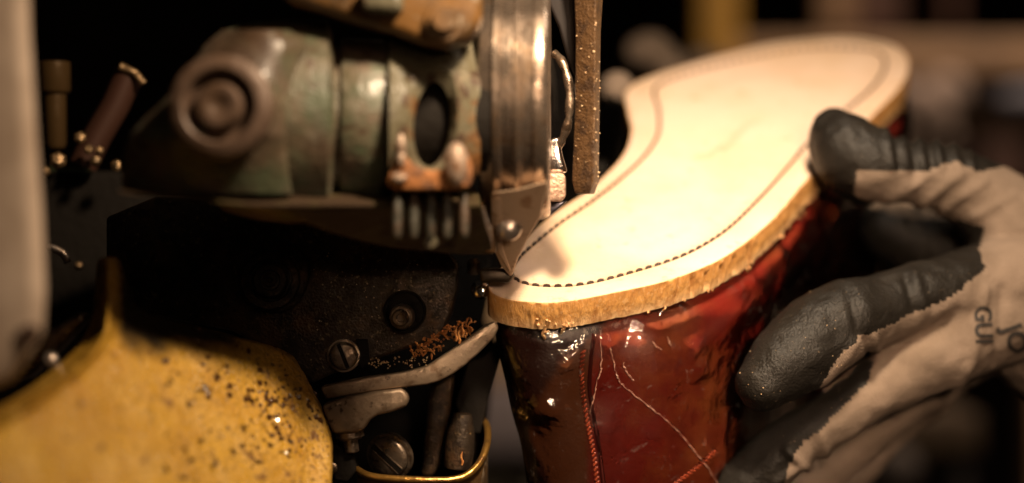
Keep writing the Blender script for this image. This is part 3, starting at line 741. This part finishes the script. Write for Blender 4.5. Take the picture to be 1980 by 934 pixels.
# slotted screws
def slotted(px, py, d, rpx, ang, axis, parent, m):
    r = rpx * PXM(d); ax = axis.normalized(); o = P(px, py, d)
    s = lathe('screw', o, ax, [(-.002, r * 1.18), (0.0001, r * 1.18), (.0002, r * 1.03), (-.0004, r * 1.0), (.0008, r * .98), (.0014, r * .90), (.0017, r * .72), (.0018, .0001)], m, parent, n=44)
    u, v = frame_of(ax); dirn = (Vector((math.cos(ang), math.sin(ang), 0)) - ax * Vector((math.cos(ang), math.sin(ang), 0)).dot(ax)).normalized(); side = ax.cross(dirn)
    wv = []
    c = o + ax * .0013; L = r * .93; wd = r * .14; 
    for z in (-.0008, .00058):
        for (a, b) in ((-1, -1), (1, -1), (1, 1), (-1, 1)): wv.append(c + dirn * L * a + side * wd * b + ax * z)
    mkobj('slot', wv, [[0,1,2,3],[4,5,6,7],[0,1,5,4],[1,2,6,5],[2,3,7,6],[3,0,4,7]], M['soot'], s, smooth=False)
    for sg in (-1, 1):      # raised lips of the slot
        v, f = tube_geo([c + dirn * L * a + side * wd * 1.25 * sg + ax * .0004 for a in (-.95, 0, .95)], .00022, 6); mkobj('lip', v, f, m, s)
    return s
slotted(664, 688, .7845, 27, R(-68), Vector((0, 0, -1)), mac, M['worn_steel'])
slotted(752, 884, .79, 40, R(-38), Vector((-.42, -.25, -1)), mac, M['worn_steel'])
prism('screw_seat', [(688,655),(712,655),(716,700),(700,712),(690,700),(694,680)], .7845, .001, M['soot'], mac, bevel=.0003)
# levers
prism('lever', [(620,748),(700,731),(785,719),(825,708),(852,690),(900,658),(936,630),(956,622),(964,634),(956,652),(925,684),(900,706),(876,723),(850,737),(825,744),(755,752),(700,760),(630,772)], .770, .010, M['lever_steel'], mac, bevel=.0007, tilt=(.01, 0))
lathe('pin_hole', P(745, 735, .7698), Vector((0, 0, -1)), [(-.001, .0012), (.0003, .0013), (.0003, .0011), (-.0002, .0009), (-.0003, .0002)], M['soot'], mac, n=20)
cl = prism('clamp', [(622,784),(650,774),(674,767),(720,758),(774,752),(784,757),(791,771),(786,786),(760,796),(730,803),(716,812),(704,830),(690,837),(646,840),(634,818)], .766, .012, M['lever_steel'], mac, bevel=.0012, seg=4)
lathe('stud', P(676, 836, .772), Vector((.12, -1, 0)), [(0, .0046), (.0016, .0046), (.0018, .0036), (.0024, .0036), (.0026, .0024), (.0062, .0023), (.0066, .0017)], M['worn_steel'], mac, n=28)
# brass tray at the bottom
tp = spline([P(x, y, d) for x, y, d in [(690,908,.775),(722,922,.77),(800,928,.768),(885,926,.77),(925,898,.775),(942,856,.785),(940,820,.80),(922,806,.815)]], 8)
tr = tube('tray', tp, .0012, M['brass'], mac, n=12)
tv = []; 
for p in tp: tv += [p + Vector((0, 0, .0004)), p + Vector((0, -.02, .008))]
mkobj('tray_wall', tv, [[2*i, 2*i+2, 2*i+3, 2*i+1] for i in range(len(tp)-1)], M['brown_arm'], tr)
prism('column', [(905,700),(935,690),(960,665),(975,640),(968,690),(945,770),(930,840),(900,840),(880,780)], .80, .03, M['soot'], mac, bevel=.002)
prism('chute', [(830,742),(880,722),(870,800),(850,900),(836,925),(812,925),(822,840)], .80, .008, M['black_iron'], mac, bevel=.002)
lathe('post', P(895, 800, .795), Vector((-.1, -1, .05)), [(0, .003), (.006, .0045), (.012, .005), (.018, .0045)], M['black_iron'], mac, n=24)
prism('foot_block', [(640,850),(680,880),(690,910),(672,934),(645,930),(642,890)], .772, .02, M['soot'], mac, bevel=.001)
lathe('small_bolt', P(642, 905, .77), Vector((0, 0, -1)), [(0, .0018), (.001, .0018), (.0014, .0012), (.0014, .0004)], M['worn_steel'], mac, n=18)
# ---- head, turned about a sideways axis whose left end is nearer the viewer
HA = P(1065, 240, .738); HB = P(380, 232, .728); HX = (HB - HA)
def head_t(px):
    lo, hi = 0.0, 1.25
    for _ in range(40):
        m_ = (lo + hi) / 2
        if pix(HA + HX * m_)[0] > px: lo = m_
        else: hi = m_
    return lo
def head_prof(lst):
    L = HX.length; out = []
    for px, r in lst:
        t = head_t(px); d = (HA + HX * t).z; out.append((t * L, r * PXM(d)))
    return out
head = lathe('head', HA, HX, head_prof([(754, 60), (753, 140), (750, 150), (742, 157), (664, 160), (657, 156), (654, 146), (643, 146), (640, 172), (632, 192), (560, 198), (500, 192), (440, 178), (405, 150), (390, 90)]), M['green_paint'], mac, n=64, label='worn green machine head')
lathe('hub', HA, HX, head_prof([(940, 95), (900, 95), (760, 95)]), M['soot'], head, n=40)
# drum with machined rings
DA = P(1065, 190, .760)
lathe('drum', DA, Vector((-1, 0, .03)), [((1065 - a) * PXM(.757), b * .945 * PXM(.757)) for a, b in [(1064, 150), (1064, 238), (1062, 242), (1057, 246.5), (1050, 249), (1040, 250), (1036, 250), (1034, 246), (1014, 245), (1012, 248), (1008, 248), (1006, 251), (1000, 251), (997, 246), (990, 246), (989, 243), (982, 243), (981, 240), (975, 240), (972, 247), (960, 247), (957, 238), (936, 232), (930, 222), (930, 120)]], M['drum_steel'], head, n=96, label='ringed steel drum')
# casing with the oval opening
ov = [(835 + 36 * math.cos(a) + 6 * math.sin(a), 240 - 82 * math.sin(a)) for a in [2 * math.pi * k / 32 for k in range(32)]]
oo = []
for k in range(32):
    a = 2 * math.pi * k / 32; c, s = math.cos(a), math.sin(a); m_ = max(abs(c) / 88, abs(s) / 150); oo.append((841 + c / m_, 205 - s / m_))
def casing_d(x, y): 
    yy = (y - 240) / 200; return .713 + .024 * min(1.2, abs(yy)) ** 2.2 + (x - 841) * .00010
vs = [P(x, y, casing_d(x, y)) for x, y in oo] + [P((x * 2 + X) / 3, (y * 2 + Y) / 3, casing_d((x * 2 + X) / 3, (y * 2 + Y) / 3)) for (x, y), (X, Y) in zip(oo, ov)] + [P((x + 3 * X) / 4, (y + 3 * Y) / 4, casing_d(X, Y) - .0016) for (x, y), (X, Y) in zip(oo, ov)] + [P(x, y, casing_d(x, y) + .0004) for x, y in ov]
nb = len(vs); vs += [P(x, y, casing_d(x, y) + .014) for x, y in ov] + [P(x, y, casing_d(x, y) + .014) for x, y in oo]
fs = []
for a in range(5):
    for i in range(32): fs.append([a * 32 + i, a * 32 + (i + 1) % 32, (a + 1) * 32 + (i + 1) % 32, (a + 1) * 32 + i])
for i in range(32): fs.append([160 + i, 160 + (i + 1) % 32, (i + 1) % 32, i])
cs = mkobj('casing', vs, fs, M['rust_grey'], head, sharp=50, label='rusty casing plate with an oval opening')
prism('rust_shelf', [(752,338),(775,300),(800,318),(835,330),(862,322),(905,300),(912,352),(880,366),(760,366)], .707, .012, M['rust'], head, bevel=.002, smooth_outline=2)
for (x, y, rx, ry) in ((772, 345, 17, 12), (776, 308, 10, 16), (882, 318, 24, 44), (775, 282, 10, 24)):
    r = rx * PXM(.69); q = ry / rx
    vs, fs = lathe_geo(P(x, y, .706), Vector((0, 1, 0)), [(math.sin(a) * r * q, math.cos(a) * r) for a in [R(-85 + 170 * k / 10) for k in range(11)]], 20); mkobj('lug', vs, fs, M['lug'], head)
# skirt under the head with a row of cooling ribs
blob('skirt', [(362,240,915),(375,250,925),(400,500,930),(430,590,936),(455,660,944),(478,760,950),(492,900,952)], lambda x, y, u: .704 + .00030 * max(0, y - 400) * .8 + .0006 * max(0, 392 - y) + (x - 600) * .00007, mat('grimy_brown_iron', (.045, .028, .016), .45, .2, patches=[(90, .5, .6, (.06, .045, .02))], bump=[(250, .5)]), head, nu=30, nr=5, thick=.02)
for x in (768, 800, 833, 864, 897):
    vs, fs = lathe_geo(P(x, 418, .712 + (x - 800) * .00006), Vector((0, 1, .12)), [(math.sin(a) * 46 * PXM(.7), math.cos(a) ** .5 * 11 * PXM(.7)) for a in [R(-85 + 170 * k / 12) for k in range(13)]], 16)
    mkobj('rib', vs, fs, M['grimy_rib'], head)
lathe('rib_cap', P(833, 468, .716), Vector((0, 0, -1)), [(0, .002), (.001, .0016)], M['rust_grey'], head, n=16)
# left cheek of the head with the big bolt
def ckd(x, y, u): return .684 + .020 * (abs(u - .55) * 1.6) ** 2.5 + .00010 * max(0, 200 - y) * .8 + .00006 * max(0, y - 260) * 1.5
blob('cheek', [(58,430,560),(85,398,590),(120,372,575),(160,345,560),(200,310,552),(240,268,548),(270,246,548),(300,238,552),(335,236,556),(362,237,560),(374,240,562)], ckd, M['green_paint'], head, nu=40, nr=6, thick=.03)
bl = lathe('bolt_flange', P(425, 205, .682), Vector((-.10, .05, -1)), [(-.004, .0150), (.0004, .0146), (.0014, .0132), (.0017, .0108), (.0013, .0102), (-.002, .0098), (-.002, .0070), (.0012, .0066), (.0022, .0058), (.0024, .0044), (.0018, .0026), (.0010, .0008)], mat('brown_worn_iron', (.10, .062, .042), .5, .15, patches=[(80, .5, .6, (.08, .045, .025))], bump=[(200, .5)]), head, n=48)
# oil pipe arm across the top
prism('arm', [(500,-40),(930,-40),(935,40),(905,78),(860,92),(815,84),(760,62),(690,44),(620,20),(560,4)], .705, .022, M['brown_arm'], mac, bevel=.004, seg=4)
lathe('arm_bolt', P(862, 46, .705), Vector((-.05, .2, -1)), [(0, .0062), (.002, .0062), (.0026, .0056), (.0026, .0042), (.0046, .0040), (.0052, .0034), (.0052, .001)], M['brown_arm'], mac, n=32)
prism('bracket', [(690,-20),(780,-20),(778,26),(700,20)], .700, .01, M['rust_grey'], mac, bevel=.002)
# knife block under the drum
bl_o = [(950,372),(1000,366),(1058,350),(1059,362),(1052,385),(1046,418),(1022,460),(1003,497),(991,532),(985,534),(968,512),(957,488),(950,440)]
blade = prism('blade_guard', bl_o, .728 + (sum(p[1] for p in bl_o) / len(bl_o) - 350) * .00023, .006, M['copper_steel'], mac, bevel=.0008, tilt=(.0, .23), label='pointed warm steel blade guard')
prism('guard_rib', [(955,385),(968,382),(972,480),(988,522),(984,526),(962,488),(956,440)], .728 + (459 - 350) * .00023 - .0007, .002, M['copper_steel'], blade, bevel=.0006, tilt=(0, .23))
lathe('dome_screw', P(984, 440, .7487), Vector((0, 0, -1)), [(0, .0042), (.001, .0042), (.0026, .0036), (.0036, .0024), (.0040, .0010), (.0040, .0002)], mat('scuffed_dome_steel', (.6, .52, .46), .3, .75, bump=[(300, .3)]), blade, n=32)
prism('foot_plate', [(900,392),(957,392),(959,490),(930,488),(900,480)], .748, .01, M['brown_arm'], mac, bevel=.001)
prism('nut', [(1049,340),(1056,334),(1088,334),(1094,342),(1094,380),(1086,390),(1050,388),(1046,380)], .764, .008, mat('pitted_warm_steel', (.45, .30, .22), .5, .5, bump=[(900, .6)]), mac, bevel=.0010)
prism('link', [(1062,270),(1080,262),(1088,300),(1098,334),(1060,334),(1058,300)], .768, .006, M['bright_steel'], mac, bevel=.0012)
prism('link_tail', [(1050,392),(1098,388),(1080,404),(1062,418),(1046,420)], .775, .006, mat('blue_steel', (.10, .10, .13), .3, .8), mac, bevel=.0006)
rgp = [P(1066 + 36 * math.cos(a), 195 - 92 * math.sin(a), .772 - .006 * math.cos(a)) for a in [R(-80 + 160 * k / 24) for k in range(25)]]
tube('ring_guide', rgp, [.0010 + .0006 * abs(math.sin(k * .7)) for k in range(25)], M['worn_steel'], mac, n=10)
lathe('disc', P(1058, 195, .778), Vector((-.75, 0, .62)), [(0, .0150), (.002, .0150), (.002, .0001)], M['soot'], mac, n=48)
# upright bar beside the drum, powdered with leather dust
fr = [(-60, 1100, 1150, 1168), (0, 1110, 1152, 1166), (60, 1113, 1151, 1162), (200, 1112, 1150, 1160), (350, 1106, 1148, 1158), (375, 1112, 1140, 1150)]
vs = []; fs = []
for (y, a, b, c) in fr: vs += [P(a, y, .764), P(b, y, .759), P(c, y, .769), P(a + 10, y, .776)]
for j in range(len(fr) - 1):
    for k in range(4): fs.append([4*j+k, 4*j+(k+1)%4, 4*j+4+(k+1)%4, 4*j+4+k])
fs += [[0,1,2,3], [20,21,22,23]]
bar = mkobj('presser_bar', vs, fs, M['brown_bar'], mac, bevel=.0005, label='dusty brown upright bar')
prism('bar_bracket', [(1050,-60),(1112,-60),(1114,150),(1100,120),(1080,50),(1062,10)], .772, .006, M['gloom'], mac, bevel=.001)
G = Geo()
for k in range(75):
    y = 370 * random.random() ** .7; f = random.random()
    if random.random() < .55: c = P(1113 + f * 38, y, .7635 - f * .0045)
    else: c = P(1151 + f * 9, y, .7592 + f * .009)
    G.crumb(c, random.choice((.00012, .00018, .00025, .0003, .0005)))
G.obj('dust', M['dust'], bar)['kind'] = 'stuff'
# little parts left of the head
prism('rear_housing', [(70,320),(190,330),(212,380),(205,500),(180,600),(70,640)], .84, .05, M['green_dark'], mac, bevel=.004)
oc = lathe('oil_cup', P(104, 118, .83), Vector((0.02, -1, 0)), [(0, .004), (.0005, .0056), (.010, .0056), (.0112, .0048), (.0115, .0040), (.0285, .0038), (.030, .003)], M['dark_glass_oil'], mac, n=28)
tube('pipe', [P(x, y, .83) for x, y in ((250,140),(225,200),(190,260),(160,320))], .0050, mat('dark_red_pipe', (.05, .02, .012), .5, .3), mac, n=14)
tube('pipe', [P(x, y, .825) for x, y in ((232,128),(262,142),(278,162))], .0014, M['fitting'], mac, n=10)
for (x, y, r) in ((155,268,.0022),(112,312,.003),(172,290,.0018),(192,292,.0016),(185,312,.002),(88,332,.0018),(226,322,.0022),(152,515,.0016)):
    lathe('fitting', P(x, y, .82), Vector((.2, .3, -1)), [(0, r), (r * .6, r), (r, r * .6), (r * 1.1, .0002)], M['fitting'], mac, n=6, sharp=25)
tube('hook', spline([P(x, y, .80) for x, y in ((92,478),(108,482),(124,492),(132,508))], 6), .0014, M['steel'], mac, n=10)
prism('handle', [(20,740),(60,668),(92,640),(148,608),(164,604),(162,622),(140,650),(110,682),(60,730)], .73, .012, M['worn_steel'], mac, bevel=.003)
lathe('knob', P(97, 697, .72), Vector((.3, .5, -1)), [(0, .0028), (.002, .0024), (.003, .001)], M['steel'], mac, n=20)
# silvery bits by the knife point
lathe('adjuster', P(930, 562, .79), Vector((-.3, .3, -1)), [(0, .0030), (.002, .0030), (.003, .002), (.0032, .0003)], M['bright_steel'], mac, n=20)
lathe('adjuster', P(916, 528, .80), Vector((0, 1, -.3)), [(0, .0022), (.004, .0022), (.005, .0012)], M['worn_steel'], mac, n=20)
prism('guide_foot', [(925,518),(985,520),(996,532),(985,548),(955,545),(930,548)], .772, .008, mat('dark_guide', (.05, .035, .022), .4, .5), mac, bevel=.0012)
# cream painted pillar nearest the viewer, at the left edge
pil = thing('pillar', P(20, 934, .62), 'cream grey painted pillar with a brown chip, nearest the camera at the left edge', 'pillar')
prism('body', [(-260,-300),(40,-300),(50,60),(62,250),(74,420),(80,560),(76,640),(62,668),(20,735),(-80,780),(-260,800)], .640, .010, M['post_paint'], pil, bevel=.004)
prism('chip', [(34,640),(52,628),(74,632),(72,656),(54,672),(38,664)], .6392, .001, mat('bare_brown_spot', (.07, .035, .02), .7), pil, bevel=.0004, smooth_outline=4)

# loose shavings on the lever
G = Geo()
for k in range(150):
    t = random.random(); x = 800 + t * 110 + random.gauss(0, 6); y = 690 - t * 55 + random.uniform(-26, 10) * (.4 + .6 * math.sin(t * 3)); c = P(x, y, .776 + random.uniform(-.003, .006))
    d = Vector((random.uniform(-1, 1), random.uniform(-1, 1), random.uniform(-.5, .5))).normalized() * random.uniform(.0004, .0022)
    v, f = tube_geo([c, c + d * .5 + Vector((0, .0003, 0)), c + d], [.00025, .0004, .0001], 4); G.add(v, f)
for (x, y) in ((888, 655), (895, 640), (882, 650), (893, 890)):
    c = P(x, y, .770 if y < 800 else .785); v, f = tube_geo([c + Vector((0.0003 * math.sin(q * 1.8), -.0016 + q * .0011, 0)) for q in range(5)], [.0003, .0004, .0003, .0003, .0001], 4); G.add(v, f)
sh = G.obj('leather_shavings', M['shaving']); tag(sh, 'orange brown leather shavings piled on the steel lever', 'shavings', kind='stuff')
G = Geo()
for k in range(110):
    x = 600 + abs(random.gauss(0, 130)); y = random.uniform(470, 720)
    if not inpoly(x, y, [(450,470),(860,490),(880,560),(850,640),(640,720),(600,730)]): continue
    G.crumb(P(x, y, .7856), random.choice((.0001, .00015, .0002, .0003)))
for k in range(60): G.crumb(P(random.uniform(710, 830), random.uniform(690, 712), .775), random.uniform(.0002, .0005))
for k in range(30):
    x, y = random.uniform(1430, 1640), random.uniform(560, 790); h = hit(x, y, .0001, gb)
    if h and h.z < .83: G.crumb(h, random.choice((.00012, .0002, .0003)))
sd = G.obj('leather_dust', M['dust']); tag(sd, 'dull tan leather dust scattered over the dark plate and black glove', 'dust', kind='stuff')
